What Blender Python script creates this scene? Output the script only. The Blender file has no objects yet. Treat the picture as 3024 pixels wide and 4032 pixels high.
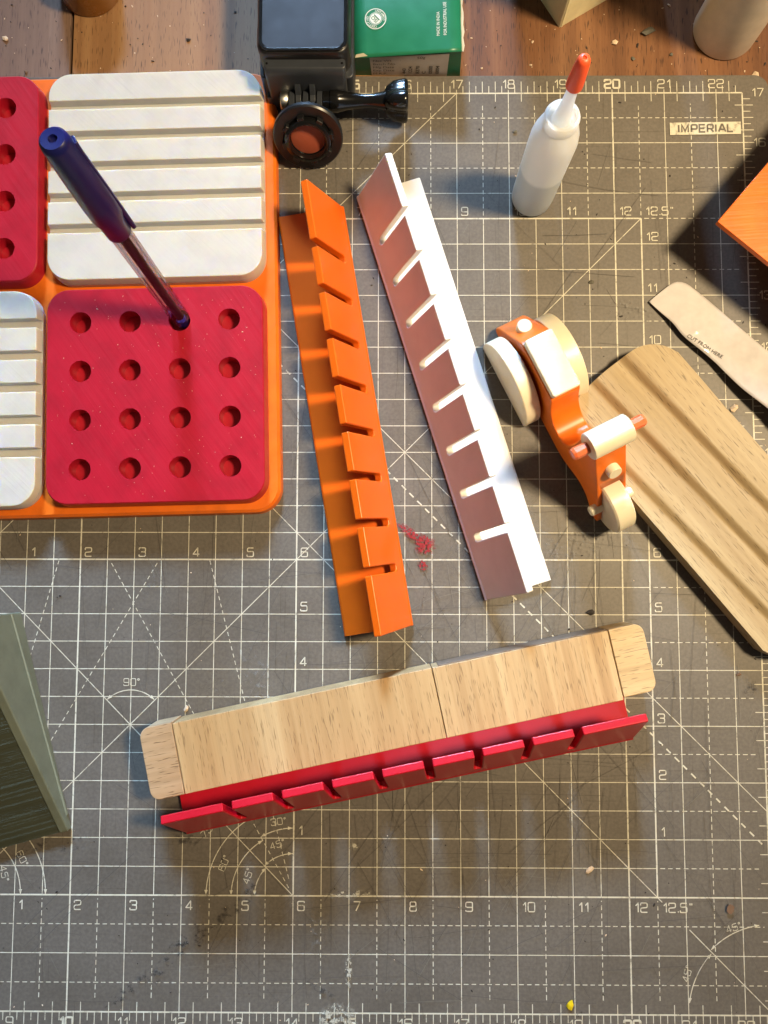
import bpy, bmesh, math, random
from mathutils import Vector, Matrix, Euler

IN = 0.0254            # the scene is laid out in inches (the mat's own grid), built in metres
R = math.radians
random.seed(7)
sc = bpy.context.scene
COL = sc.collection

# ------------------------------------------------------------------ camera, world, lamps, exposure
cam_d = bpy.data.cameras.new('camera')
cam = bpy.data.objects.new('camera', cam_d); COL.objects.link(cam)
cam_d.sensor_fit = 'VERTICAL'; cam_d.sensor_height = 36.0; cam_d.sensor_width = 27.0
cam_d.lens = 36.0 * 3028 / 4032
cam_d.clip_start = 0.01; cam_d.clip_end = 50
_rv = Vector((0.0760, 0.0072, 0.0015))
cam.matrix_world = Matrix.Translation(Vector((15.717, 7.801, 14.219)) * IN) @ Matrix.Rotation(_rv.length, 4, _rv.normalized())
sc.camera = cam

world = bpy.data.worlds.new('World'); sc.world = world; world.use_nodes = True
world.node_tree.nodes['Background'].inputs[0].default_value = (1.0, 0.92, 0.82, 1)
world.node_tree.nodes['Background'].inputs[1].default_value = 0.09

def area(name, loc, target, size, size_y, power, color, shape='DISK'):
    d = bpy.data.lights.new(name, 'AREA'); d.shape = shape; d.size = size * IN; d.size_y = size_y * IN
    d.energy = power; d.color = color
    o = bpy.data.objects.new(name, d); COL.objects.link(o)
    o.location = Vector(loc) * IN
    o.rotation_euler = (Vector(target) - Vector(loc)).to_track_quat('-Z', 'Y').to_euler()
    return o
lamp = area('desk_lamp', (33, 12.8, 30), (20, 15, 0), 5.0, 5.0, 4.3, (1.0, 0.775, 0.47))
lamp.data.spread = R(106)
win = area('window_light', (4.0, 62, 27), (9.0, 4, 0), 24, 10, 1.8, (0.42, 0.66, 1.0), 'RECTANGLE')
win.data.spread = R(15)

sc.view_settings.view_transform = 'Standard'; sc.view_settings.look = 'None'
sc.view_settings.exposure = 0; sc.view_settings.gamma = 1
sc.render.resolution_x = 768; sc.render.resolution_y = 1024

# ------------------------------------------------------------------ material helpers
def newmat(name):
    m = bpy.data.materials.new(name); m.use_nodes = True
    return m, m.node_tree.nodes, m.node_tree.links, m.node_tree.nodes['Principled BSDF']
def N(nt, typ, **kw):
    n = nt.new(typ)
    for k, v in kw.items():
        if k in n.inputs: n.inputs[k].default_value = v
        else: setattr(n, k, v)
    return n
def rgb(c): return (c[0], c[1], c[2], 1)
def coords(nt, lk, scale, rot=(0, 0, 0), src='Object'):
    tc = nt.new('ShaderNodeTexCoord'); mp = nt.new('ShaderNodeMapping')
    mp.inputs['Scale'].default_value = scale
    m0 = nt.new('ShaderNodeMapping'); m0.inputs['Rotation'].default_value = rot      # turn first, then stretch
    lk.new(tc.outputs[src], m0.inputs[0]); lk.new(m0.outputs[0], mp.inputs[0]); return mp.outputs[0]
def ramp(nt, lk, fac, stops):
    r = nt.new('ShaderNodeValToRGB'); e = r.color_ramp.elements
    while len(e) < len(stops): e.new(0.5)
    for i, (p, c) in enumerate(stops): e[i].position = p; e[i].color = rgb(c)
    lk.new(fac, r.inputs[0]); return r.outputs[0]
def noise(nt, lk, vec, scale=1.0, detail=4, rough=0.55, dist=0.0):
    n = nt.new('ShaderNodeTexNoise'); n.inputs['Scale'].default_value = scale
    n.inputs['Detail'].default_value = detail; n.inputs['Roughness'].default_value = rough
    n.inputs['Distortion'].default_value = dist
    lk.new(vec, n.inputs['Vector']); return n.outputs['Fac']
def mixc(nt, lk, fac, a, b, mode='MIX'):
    m = nt.new('ShaderNodeMix'); m.data_type = 'RGBA'; m.blend_type = mode
    if hasattr(fac, 'links') or hasattr(fac, 'is_linked'): lk.new(fac, m.inputs[0])
    else: m.inputs[0].default_value = fac
    for s, i in ((a, 6), (b, 7)):
        if isinstance(s, tuple): m.inputs[i].default_value = rgb(s)
        else: lk.new(s, m.inputs[i])
    return m.outputs[2]
def bump(nt, lk, fac, strength, dist, bsdf):
    b = nt.new('ShaderNodeBump'); b.inputs['Strength'].default_value = strength
    b.inputs['Distance'].default_value = dist
    lk.new(fac, b.inputs['Height']); lk.new(b.outputs[0], bsdf.inputs['Normal'])

def plastic(name, col, rough=0.42, streak=45, streak_amt=0.25, dirt=0.06, sss=0.0, spec=0.5):
    m, nt, lk, b = newmat(name)
    v = coords(nt, lk, (620, 28, 300), (0, 0, R(streak)))
    n = noise(nt, lk, v, 1, 2)
    v2 = coords(nt, lk, (90, 90, 90)); n2 = noise(nt, lk, v2, 1, 5)
    dark = tuple(c * (1 - 3.0 * dirt) for c in col)
    base = ramp(nt, lk, n2, [(0.30, dark), (0.55, col), (0.8, tuple(min(1, c * (1 + dirt)) for c in col))])
    lk.new(base, b.inputs['Base Color'])
    rr = nt.new('ShaderNodeMapRange'); rr.inputs[3].default_value = rough - 0.08; rr.inputs[4].default_value = rough + 0.12
    if streak_amt > 0.11: lk.new(n, rr.inputs[0]); lk.new(rr.outputs[0], b.inputs['Roughness'])
    else: b.inputs['Roughness'].default_value = rough
    b.inputs['Specular IOR Level'].default_value = spec
    if sss:
        b.inputs['Subsurface Weight'].default_value = sss; b.inputs['Subsurface Radius'].default_value = (1, 0.62, 0.28)
        b.inputs['Subsurface Scale'].default_value = 0.004
    if streak_amt > 0.11: bump(nt, lk, n, streak_amt, 0.00025, b)
    return m

def wood(name, dark, mid, light, along='x', fine=1.0, pores=0.5, rough=0.6, seed=0.0, wave=0.0):
    m, nt, lk, b = newmat(name)
    s = {'x': (6, 300, 120), 'y': (300, 6, 120)}[along]
    s = tuple(a * fine for a in s)
    v = coords(nt, lk, s)
    add = nt.new('ShaderNodeVectorMath'); add.inputs[1].default_value = (seed, seed * 1.7, seed * .3); lk.new(v, add.inputs[0])
    g = noise(nt, lk, add.outputs[0], 1.0, 6, 0.6, 0.4)
    g2 = noise(nt, lk, add.outputs[0], 0.22, 3, 0.5, 1.2 + wave)
    c1 = ramp(nt, lk, g2, [(0.32, dark), (0.5, mid), (0.68, light)])
    c2 = ramp(nt, lk, g, [(0.30, tuple(c * 0.72 for c in mid)), (0.50, mid), (0.72, light)])
    col = mixc(nt, lk, 0.5, c1, c2)
    # pores: short dark streaks
    vp = coords(nt, lk, {'x': (150, 2100, 700), 'y': (2100, 150, 700)}[along])
    p = noise(nt, lk, vp, 1.0, 1, 0.5)
    pr = ramp(nt, lk, p, [(0.62, (0, 0, 0)), (0.70, (1, 1, 1))])
    pf = nt.new('ShaderNodeMath'); pf.operation = 'MULTIPLY'; pf.inputs[1].default_value = pores
    lk.new(pr, pf.inputs[0])
    col = mixc(nt, lk, pf.outputs[0], col, tuple(c * 0.42 for c in dark))
    lk.new(col, b.inputs['Base Color']); b.inputs['Roughness'].default_value = rough
    bump(nt, lk, g, 0.35, 0.0004, b)
    return m

def simple(name, col, rough=0.5, metallic=0.0, spec=0.5, coat=0.0):
    m, nt, lk, b = newmat(name)
    v = coords(nt, lk, (160, 160, 160)); n = noise(nt, lk, v, 1, 4)
    base = ramp(nt, lk, n, [(0.3, tuple(c * 0.86 for c in col)), (0.7, col)])
    lk.new(base, b.inputs['Base Color'])
    rr = nt.new('ShaderNodeMapRange'); rr.inputs[3].default_value = max(0.02, rough - 0.06); rr.inputs[4].default_value = rough + 0.08
    lk.new(n, rr.inputs[0]); lk.new(rr.outputs[0], b.inputs['Roughness'])
    b.inputs['Metallic'].default_value = metallic; b.inputs['Specular IOR Level'].default_value = spec
    b.inputs['Coat Weight'].default_value = coat
    return m

def stain(name, col, cover, scale=220, stretch=(1, 1, 1), rough=0.6, soft=0.12):
    """thin deposit with a ragged outline: noise decides where the deposit is"""
    m, nt, lk, b = newmat(name)
    v = coords(nt, lk, tuple(scale * s for s in stretch)); n = noise(nt, lk, v, 1, 6, 0.65)
    r = ramp(nt, lk, n, [(cover, (0, 0, 0)), (min(1, cover + soft), (1, 1, 1))])
    # fades at the rim of the patch
    uv = nt.new('ShaderNodeUVMap'); sep = nt.new('ShaderNodeVectorMath'); sep.operation = 'DISTANCE'
    lk.new(uv.outputs[0], sep.inputs[0]); sep.inputs[1].default_value = (0.5, 0.5, 0)
    fr = ramp(nt, lk, sep.outputs['Value'], [(0.25, (1, 1, 1)), (0.5, (0, 0, 0))])
    mul = nt.new('ShaderNodeMath'); mul.operation = 'MULTIPLY'; lk.new(r, mul.inputs[0]); lk.new(fr, mul.inputs[1])
    b.inputs['Base Color'].default_value = rgb(col); b.inputs['Roughness'].default_value = rough
    lk.new(mul.outputs[0], b.inputs['Alpha'])
    return m

M = {}
# cutting mat
m, nt, lk, b = newmat('mat_vinyl')
v = coords(nt, lk, (26, 26, 26)); n1 = noise(nt, lk, v, 1, 6, 0.6)
v = coords(nt, lk, (700, 700, 700)); n2 = noise(nt, lk, v, 1, 3)
v = coords(nt, lk, (900, 18, 40)); n3 = noise(nt, lk, v, 1, 2)
v = coords(nt, lk, (16, 800, 40)); n4 = noise(nt, lk, v, 1, 2)
base = ramp(nt, lk, n1, [(0.28, (0.098, 0.083, 0.066)), (0.5, (0.115, 0.099, 0.081)), (0.75, (0.132, 0.115, 0.096))])
sp = ramp(nt, lk, n2, [(0.35, (0.86, 0.86, 0.86)), (0.65, (1.08, 1.08, 1.08))])
base = mixc(nt, lk, 1.0, base, sp, 'MULTIPLY')
s1 = ramp(nt, lk, n3, [(0.66, (1, 1, 1)), (0.74, (0.80, 0.78, 0.75))])
s2 = ramp(nt, lk, n4, [(0.66, (1, 1, 1)), (0.74, (0.82, 0.80, 0.77))])
base = mixc(nt, lk, 1.0, base, s1, 'MULTIPLY'); base = mixc(nt, lk, 1.0, base, s2, 'MULTIPLY')
lk.new(base, b.inputs['Base Color'])
rr = nt.new('ShaderNodeMapRange'); rr.inputs[3].default_value = 0.42; rr.inputs[4].default_value = 0.62
lk.new(n1, rr.inputs[0]); lk.new(rr.outputs[0], b.inputs['Roughness'])
bump(nt, lk, n2, 0.12, 0.0002, b)
M['mat'] = m
# print on the mat, worn in places
m, nt, lk, b = newmat('mat_print')
v = coords(nt, lk, (330, 330, 330)); n1 = noise(nt, lk, v, 1, 5, 0.7)
c = ramp(nt, lk, n1, [(0.33, (0.25, 0.23, 0.18)), (0.46, (0.55, 0.52, 0.41)), (0.8, (0.62, 0.59, 0.48))])
lk.new(c, b.inputs['Base Color']); b.inputs['Roughness'].default_value = 0.5
M['print'] = m
M['scratch'] = simple('scratch_dark', (0.068, 0.059, 0.048), 0.7)
M['scratch_pale'] = simple('scratch_pale', (0.17, 0.155, 0.13), 0.6)
M['red_paint'] = stain('red_paint_smear', (0.26, 0.008, 0.010), 0.45, 1000, (1, 1, 1), 0.75, 0.05)
M['soot'] = stain('dark_smear', (0.045, 0.037, 0.030), 0.50, 420, (1, 1, 1), 0.8, 0.2)
M['glue'] = stain('dried_glue', (0.42, 0.39, 0.31), 0.47, 600, (1, 1, 1), 0.5, 0.1)
M['haze_scuff'] = stain('pale_scuff', (0.22, 0.21, 0.19), 0.53, 500, (1, 1, 1), 0.6, 0.25)
# printed plastics
M['orange'] = plastic('orange_print', (0.74, 0.145, 0.005), 0.40, 45, 0.5)
M['orange_smooth'] = plastic('orange_print_side', (0.72, 0.118, 0.004), 0.28, 0, 0.05, 0.02)
M['red'] = plastic('red_print', (0.40, 0.007, 0.022), 0.36, -35, 0.35)
M['red_smooth'] = plastic('red_print_gauge', (0.47, 0.005, 0.016), 0.30, 0, 0.03, 0.02)
M['white'] = plastic('white_print', (0.57, 0.53, 0.465), 0.52, -45, 0.3, 0.03, 0.9)
M['white_gauge'] = plastic('white_print_gauge', (0.73, 0.71, 0.685), 0.36, 0, 0.08, 0.02, 0.15)
M['cream'] = plastic('cream_print', (0.80, 0.72, 0.53), 0.33, 0, 0.06, 0.02, 0.10)
M['seat'] = plastic('cream_seat_speckled', (0.80, 0.73, 0.56), 0.42, 20, 0.9, 0.05)
M['toy_orange'] = plastic('toy_orange', (0.80, 0.165, 0.008), 0.36, 0, 0.10)
M['coral'] = plastic('coral_grip', (0.83, 0.17, 0.055), 0.36, 0, 0.5)
M['olive'] = plastic('olive_print_shaded', (0.050, 0.057, 0.038), 0.55, 90, 0.3)  # darker copy of olive_side: the ribbed face's shade is put into its colour
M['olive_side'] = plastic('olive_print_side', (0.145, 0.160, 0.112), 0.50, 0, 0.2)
# woods
M['bar_wood'] = wood('pale_wood_bar', (0.345, 0.19, 0.072), (0.47, 0.295, 0.130), (0.545, 0.375, 0.185), 'y', 1.0, 0.62, 0.55, 3.0)
M['bar_wood2'] = wood('pale_wood_bar_grained', (0.34, 0.19, 0.076), (0.485, 0.31, 0.142), (0.58, 0.415, 0.215), 'y', 1.1, 0.62, 0.55, 11.0, 1.5)
M['cap_wood'] = wood('tan_cracked_wood', (0.36, 0.21, 0.095), (0.44, 0.28, 0.145), (0.52, 0.36, 0.21), 'x', 0.9, 0.9, 0.6, 5.0)
M['cap_wood2'] = wood('honey_wood', (0.42, 0.26, 0.10), (0.56, 0.38, 0.18), (0.66, 0.47, 0.24), 'x', 1.1, 0.7, 0.55, 9.0)
M['board_wood'] = wood('fluted_pine', (0.285, 0.195, 0.098), (0.395, 0.295, 0.160), (0.485, 0.385, 0.230), 'x', 1.1, 0.65, 0.65, 2.0)
M['table_a'] = wood('table_plank_grey_brown', (0.12, 0.070, 0.048), (0.195, 0.118, 0.080), (0.265, 0.172, 0.118), 'y', 0.8, 0.85, 0.5, 1.0)
M['table_b'] = wood('table_plank_amber', (0.19, 0.092, 0.038), (0.30, 0.155, 0.066), (0.38, 0.225, 0.105), 'y', 0.7, 0.85, 0.45, 6.0)
M['table_c'] = wood('table_plank_red_brown', (0.080, 0.030, 0.011), (0.165, 0.068, 0.026), (0.26, 0.122, 0.052), 'y', 1.0, 0.9, 0.45, 13.0)
M['dark_gap'] = simple('plank_gap_shadow_board', (0.02, 0.014, 0.01), 0.9)
# others
M['black'] = simple('black_plastic', (0.010, 0.010, 0.011), 0.32)
M['black_matte'] = simple('black_matte_plastic', (0.030, 0.034, 0.042), 0.40)
M['black_gloss'] = simple('black_gloss_plastic', (0.006, 0.006, 0.006), 0.16)
M['screen'] = simple('sheen_tinted_screen', (0.030, 0.036, 0.050), 0.30, 0, 0.6)  # bluish sheen on the glass is put into the base colour
M['steel'] = simple('steel_nut', (0.55, 0.54, 0.50), 0.28, 1.0)
M['sticker'] = simple('brick_red_sticker', (0.36, 0.085, 0.045), 0.3)
M['carton'] = simple('green_carton', (0.012, 0.175, 0.090), 0.34, 0, 0.5)
M['carton_side'] = simple('green_carton_side', (0.012, 0.14, 0.065), 0.40)
M['card_edge'] = simple('torn_card_edge', (0.55, 0.50, 0.38), 0.8)
M['ink_white'] = simple('white_ink', (0.70, 0.72, 0.64), 0.5)
M['ink_black'] = simple('black_ink', (0.02, 0.018, 0.017), 0.5)
M['paper'] = simple('label_paper', (0.58, 0.50, 0.42), 0.7)
M['cream_box'] = simple('cream_carton', (0.84, 0.75, 0.44), 0.5)
M['cylinder'] = simple('offwhite_tube_plastic', (0.80, 0.71, 0.58), 0.42)
M['amber'] = simple('amber_tape', (0.20, 0.075, 0.012), 0.25, 0, 0.5, 0.4)
M['cap_red'] = plastic('orange_red_cap', (0.88, 0.105, 0.03), 0.42, 0, 0.25, 0.04, 0.15)
M['navy'] = simple('navy_pen_cap', (0.006, 0.007, 0.085), 0.30)
M['navy_plug'] = simple('navy_pen_plug', (0.02, 0.015, 0.12), 0.3)
M['refill'] = simple('pen_refill_ink', (0.030, 0.008, 0.020), 0.35)
M['yellow'] = simple('yellow_flake', (0.75, 0.55, 0.01), 0.4)
M['crumb_brown'] = simple('brown_crumb', (0.16, 0.09, 0.05), 0.8)
M['crumb_grey'] = simple('grey_grit', (0.13, 0.12, 0.09), 0.7)
M['crumb_pale'] = simple('pale_wood_chip', (0.66, 0.50, 0.34), 0.7)
M['crumb_dark'] = simple('dark_grit', (0.025, 0.02, 0.017), 0.8)
M['film'] = simple('glossy_foil_film', (0.63, 0.59, 0.575), 0.10, 0, 0.6, 0.8)
_t = M['film'].node_tree; _n = noise(_t.nodes, _t.links, coords(_t.nodes, _t.links, (70, 70, 70)), 1, 2); bump(_t.nodes, _t.links, _n, 0.55, 0.0026, _t.nodes['Principled BSDF'])
# clear pen barrel
m, nt, lk, b = newmat('clear_barrel'); out = nt['Material Output']
tr = nt.new('ShaderNodeBsdfTransparent'); tr.inputs[0].default_value = (0.93, 0.89, 0.90, 1)
gl = nt.new('ShaderNodeBsdfGlossy'); gl.inputs['Roughness'].default_value = 0.08
lw = nt.new('ShaderNodeFresnel'); lw.inputs[0].default_value = 1.35
hf = nt.new('ShaderNodeMath'); hf.operation = 'MULTIPLY'; hf.inputs[1].default_value = 0.7; lk.new(lw.outputs[0], hf.inputs[0])
mx = nt.new('ShaderNodeMixShader'); lk.new(hf.outputs[0], mx.inputs[0]); lk.new(tr.outputs[0], mx.inputs[1]); lk.new(gl.outputs[0], mx.inputs[2])
lk.new(mx.outputs[0], out.inputs[0]); M['clear'] = m
# translucent bottle, glue standing in its lower half
m, nt, lk, b = newmat('translucent_bottle')
tc = nt.new('ShaderNodeTexCoord'); sp = nt.new('ShaderNodeSeparateXYZ'); lk.new(tc.outputs['Object'], sp.inputs[0])
mr = nt.new('ShaderNodeMapRange'); mr.inputs[1].default_value = 1.12 * IN; mr.inputs[2].default_value = 1.22 * IN; lk.new(sp.outputs[2], mr.inputs[0])
c = ramp(nt, lk, mr.outputs[0], [(0, (0.64, 0.67, 0.67)), (1, (0.88, 0.88, 0.84))])
lk.new(c, b.inputs['Base Color']); b.inputs['Roughness'].default_value = 0.35
b.inputs['Subsurface Weight'].default_value = 0.8; b.inputs['Subsurface Radius'].default_value = (1, 0.9, 0.75); b.inputs['Subsurface Scale'].default_value = 0.02
tl = nt.new('ShaderNodeBsdfTranslucent'); lk.new(c, tl.inputs[0]); ms = nt.new('ShaderNodeMixShader'); ms.inputs[0].default_value = 0.35
lk.new(b.outputs[0], ms.inputs[1]); lk.new(tl.outputs[0], ms.inputs[2]); lk.new(ms.outputs[0], nt['Material Output'].inputs[0])
M['bottle'] = m

# ------------------------------------------------------------------ mesh helpers (all lengths in inches)
def mk(name, geo, mat, parent=None, org=(0, 0, 0), smooth=True, bev=0, seg=2, ang=40, kind=None, loc=None):
    vs, fs = geo
    me = bpy.data.meshes.new(name)
    me.from_pydata([((x - org[0]) * IN, (y - org[1]) * IN, (z - org[2]) * IN) for x, y, z in vs], [], fs)
    bm = bmesh.new(); bm.from_mesh(me); bmesh.ops.recalc_face_normals(bm, faces=bm.faces); bm.to_mesh(me); bm.free()
    if smooth:
        for p in me.polygons: p.use_smooth = True
        me.set_sharp_from_angle(angle=R(ang))
    me.materials.append(M[mat] if isinstance(mat, str) else mat)
    o = bpy.data.objects.new(name, me); COL.objects.link(o)
    if parent: o.parent = parent
    if bev:
        bv = o.modifiers.new('bevel', 'BEVEL'); bv.width = bev * IN; bv.segments = seg
        bv.limit_method = 'ANGLE'; bv.angle_limit = R(38); bv.harden_normals = True
    if kind: o['kind'] = kind
    return o
def sheet(name, geo, mat, parent=None, org=(0, 0, 0), kind=None):
    """flat print: faces all turned up, no normal recalculation"""
    vs, fs = geo
    me = bpy.data.meshes.new(name)
    me.from_pydata([((x - org[0]) * IN, (y - org[1]) * IN, (z - org[2]) * IN) for x, y, z in vs], [], fs)
    me.materials.append(M[mat] if isinstance(mat, str) else mat)
    o = bpy.data.objects.new(name, me); COL.objects.link(o)
    if parent: o.parent = parent
    if kind: o['kind'] = kind
    return o
def tag(o, label, cat, group=None):
    o['label'] = label; o['category'] = cat
    if group: o['group'] = group
    return o
def thing(name, loc, rz, label, cat, group=None):
    o = bpy.data.objects.new(name, None); COL.objects.link(o)
    o.empty_display_size = 0.01
    o.location = Vector(loc) * IN; o.rotation_euler = (0, 0, rz)
    return tag(o, label, cat, group)
def join(*gs):
    V, F = [], []
    for vs, fs in gs:
        k = len(V); V += list(vs); F += [tuple(i + k for i in f) for f in fs]
    return V, F
def xf(geo, mat):
    return [tuple(mat @ Vector(v)) for v in geo[0]], geo[1]
def rrect(x0, y0, x1, y1, r, n=8):
    out = []
    for cx, cy, a in ((x1 - r, y0 + r, -90), (x1 - r, y1 - r, 0), (x0 + r, y1 - r, 90), (x0 + r, y0 + r, 180)):
        for i in range(n + 1):
            t = R(a + 90 * i / n); out.append((cx + r * math.cos(t), cy + r * math.sin(t)))
    return out
def loft(loops, cap0=True, cap1=True):
    n = len(loops[0]); V = [p for l in loops for p in l]; F = []
    for k in range(len(loops) - 1):
        for i in range(n):
            j = (i + 1) % n; F.append((k * n + i, k * n + j, (k + 1) * n + j, (k + 1) * n + i))
    if cap0: F.append(tuple(reversed(range(n))))
    if cap1: F.append(tuple(range((len(loops) - 1) * n, len(loops) * n)))
    return V, F
def prism(poly, z0, z1):
    return loft([[(x, y, z0) for x, y in poly], [(x, y, z1) for x, y in poly]])
def box(x0, y0, z0, x1, y1, z1):
    return prism([(x0, y0), (x1, y0), (x1, y1), (x0, y1)], z0, z1)
def lathe(prof, n=32, cap0=True, cap1=True):
    loops = [[(r * math.cos(2 * math.pi * i / n), r * math.sin(2 * math.pi * i / n), z) for i in range(n)] for r, z in prof]
    return loft(loops, cap0, cap1)
def frame_z(p, d, up=(0, 1, 0.01)):
    """matrix whose z axis runs along d from p"""
    z = Vector(d).normalized(); u = Vector(up); x = u.cross(z)
    if x.length < 1e-4: x = Vector((1, 0, 0)).cross(z)
    x.normalize(); y = z.cross(x)
    return Matrix(((x.x, y.x, z.x, p[0]), (x.y, y.y, z.y, p[1]), (x.z, y.z, z.z, p[2]), (0, 0, 0, 1)))
def side_extrude(prof_sz, y0, y1):
    """profile in (x,z) pushed from y0 to y1"""
    return loft([[(s, y0, z) for s, z in prof_sz], [(s, y1, z) for s, z in prof_sz]])
def clip_y(poly, ya, yb):
    def cut(P, f, yy):
        o = []
        for i in range(len(P)):
            a, b2 = P[i], P[(i + 1) % len(P)]
            if f(a[1]): o.append(a)
            if f(a[1]) != f(b2[1]):
                t = (yy - a[1]) / (b2[1] - a[1]); o.append((a[0] + t * (b2[0] - a[0]), yy))
        return o
    P = cut(poly, lambda y: y >= ya - 1e-9, ya); return cut(P, lambda y: y <= yb + 1e-9, yb)
def apply_mods(o):
    dg = bpy.context.evaluated_depsgraph_get()
    me = bpy.data.meshes.new_from_object(o.evaluated_get(dg)); o.modifiers.clear(); o.data = me

# flat strokes -----------------------------------------------------------------------------------
def fillet(pts, r, closed=False):
    n = len(pts); out = []
    for i, p in enumerate(pts):
        if not closed and i in (0, n - 1): out.append(p); continue
        a = Vector(pts[i - 1]); c = Vector(pts[(i + 1) % n]); b_ = Vector(p)
        da = a - b_; dc = c - b_; k = min(r, da.length * .48, dc.length * .48)
        p0 = b_ + da.normalized() * k; p1 = b_ + dc.normalized() * k
        for t in (0, .25, .5, .75, 1):
            q = p0 * (1 - t) ** 2 + b_ * 2 * t * (1 - t) + p1 * t * t; out.append((q.x, q.y))
    return out
def ribbon(pts, w, z, closed=False):
    P = [Vector(p) for p in pts]; n = len(P); V, F = [], []
    for i in range(n):
        a = P[i - 1] if (i > 0 or closed) else None; c = P[(i + 1) % n] if (i < n - 1 or closed) else None
        d0 = (P[i] - a).normalized() if a is not None else None; d1 = (c - P[i]).normalized() if c is not None else None
        if d0 is None: d0 = d1
        if d1 is None: d1 = d0
        t = (d0 + d1)
        t = t.normalized() if t.length > 1e-6 else d0
        nn = Vector((-t.y, t.x)); k = min(2.2, 1 / max(0.3, nn.dot(Vector((-d0.y, d0.x)))))
        V += [(P[i].x + nn.x * w * k / 2, P[i].y + nn.y * w * k / 2, z), (P[i].x - nn.x * w * k / 2, P[i].y - nn.y * w * k / 2, z)]
    for i in range(n if closed else n - 1):
        j = (i + 1) % n; F.append((2 * i + 1, 2 * j + 1, 2 * j, 2 * i))
    return V, F
W_ = 0.74
GL = {
 '0': [([(0, 0), (W_, 0), (W_, 1), (0, 1)], True)], '1': [([(.12, .70), (.40, 1), (.40, 0)], False)],
 '2': [([(0, .74), (0, 1), (W_, 1), (W_, .52), (0, .46), (0, 0), (W_, 0)], False)],
 '3': [([(0, .78), (0, 1), (W_, 1), (W_, .53), (.22, .53)], False), ([(.5, .5), (W_, .5), (W_, 0), (0, 0), (0, .22)], False)],
 '4': [([(.54, 0), (.54, 1), (0, .27), (W_, .27)], False)],
 '5': [([(W_, 1), (.05, 1), (.02, .57), (W_, .60), (W_, 0), (0, 0), (0, .22)], False)],
 '6': [([(W_, .82), (W_, 1), (0, 1), (0, 0), (W_, 0), (W_, .56), (.05, .56)], False)],
 '7': [([(0, 1), (W_, 1), (.26, 0)], False)],
 '8': [([(0, 0), (W_, 0), (W_, .50), (0, .50)], True), ([(.05, .53), (W_ - .05, .53), (W_ - .05, 1), (.05, 1)], True)],
 '9': [([(0, .18), (0, 0), (W_, 0), (W_, 1), (0, 1), (0, .44), (W_ - .05, .44)], False)],
 '.': [([(.05, .0), (.05, .12)], False)], '"': [([(.1, .78), (.1, 1)], False), ([(.3, .78), (.3, 1)], False)],
 'o': [([(.02, .76), (.26, .76), (.26, 1), (.02, 1)], True)], '-': [([(0, .5), (.3, .5)], False)],
}
ADV = {'1': .68, '.': .28, '"': .5, 'o': .4, '-': .5}
def glyphs(txt, x, y, h, w=.019, rot=0.0, z=0.0, align='l'):
    tot = sum(ADV.get(c, 1.0) for c in txt) * h - .26 * h
    ox = {'l': 0, 'c': -tot / 2, 'r': -tot}[align]
    V, F = [], []; cx = ox; ca, sa = math.cos(rot), math.sin(rot); zz = z
    for c in txt:
        for pts, closed in GL[c]:
            pl = fillet([(px, py) for px, py in pts], .17 if c not in '147' else .03, closed)
            pl = [(cx + px * h, py * h) for px, py in pl]
            pl = [(x + px * ca - py * sa, y + px * sa + py * ca) for px, py in pl]
            V, F = join((V, F), ribbon(pl, w, zz, closed)); zz += .0006
        cx += ADV.get(c, 1.0) * h
    return V, F
def dashes(p0, p1, w, z, dash=.085, gap=.055):
    a, b_ = Vector(p0), Vector(p1); L = (b_ - a).length; d = (b_ - a) / L; t = 0; out = ([], [])
    while t < L:
        e = min(L, t + dash * random.uniform(.9, 1.08)); out = join(out, ribbon([tuple(a + d * t), tuple(a + d * e)], w, z)); t += dash + gap
    return out
def arc(cx, cy, r, a0, a1, n=18):
    return [(cx + r * math.cos(R(a0 + (a1 - a0) * i / n)), cy + r * math.sin(R(a0 + (a1 - a0) * i / n))) for i in range(n + 1)]
def arrow(cx, cy, r, a, sgn, z, s=.085):
    """arrow head on an arc of radius r at angle a pointing along the arc"""
    p = Vector((cx + r * math.cos(R(a)), cy + r * math.sin(R(a)))); t = Vector((-math.sin(R(a)), math.cos(R(a)))) * sgn; n = Vector((-t.y, t.x))
    q = p - t * s
    pts = [p, q + n * s * .36, q - n * s * .36]
    return [(v.x, v.y, z) for v in pts], [(0, 1, 2)]
def text_geo(txt, size, bold=0.0, align='LEFT', squash=1.0):
    cu = bpy.data.curves.new('t', 'FONT'); cu.body = txt; cu.size = 1.0; cu.offset = bold; cu.align_x = align; cu.resolution_u = 3
    o = bpy.data.objects.new('t', cu); COL.objects.link(o)
    dg = bpy.context.evaluated_depsgraph_get(); me = bpy.data.meshes.new_from_object(o.evaluated_get(dg))
    g = [(v.co.x * size * squash, v.co.y * size, 0.0) for v in me.vertices], [tuple(p.vertices) for p in me.polygons]
    bpy.data.objects.remove(o); bpy.data.curves.remove(cu); bpy.data.meshes.remove(me)
    return g
def plane_mat(p, ang):      # text lying flat, turned by ang
    return Matrix.Translation(Vector(p)) @ Matrix.Rotation(ang, 4, 'Z')

# ------------------------------------------------------------------ table
TZ = -0.12
table = bpy.data.objects.new('table_top', None); COL.objects.link(table); table['kind'] = 'structure'
tb = mk('underframe', box(-8, -8, TZ - 1.6, 42, 34, TZ - 0.9), 'dark_gap', table)
for i, (xa, xb, mt) in enumerate(((-8, 1.9, 'table_b'), (1.95, 9.425, 'table_a'), (9.475, 16.0, 'table_b'), (16.03, 24.4, 'table_c'), (24.43, 33, 'table_c'), (33.04, 42, 'table_b'))):
    mk('plank', box(xa, -8, TZ - 0.9, xb, 34, TZ), mt, table, bev=.02)

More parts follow.
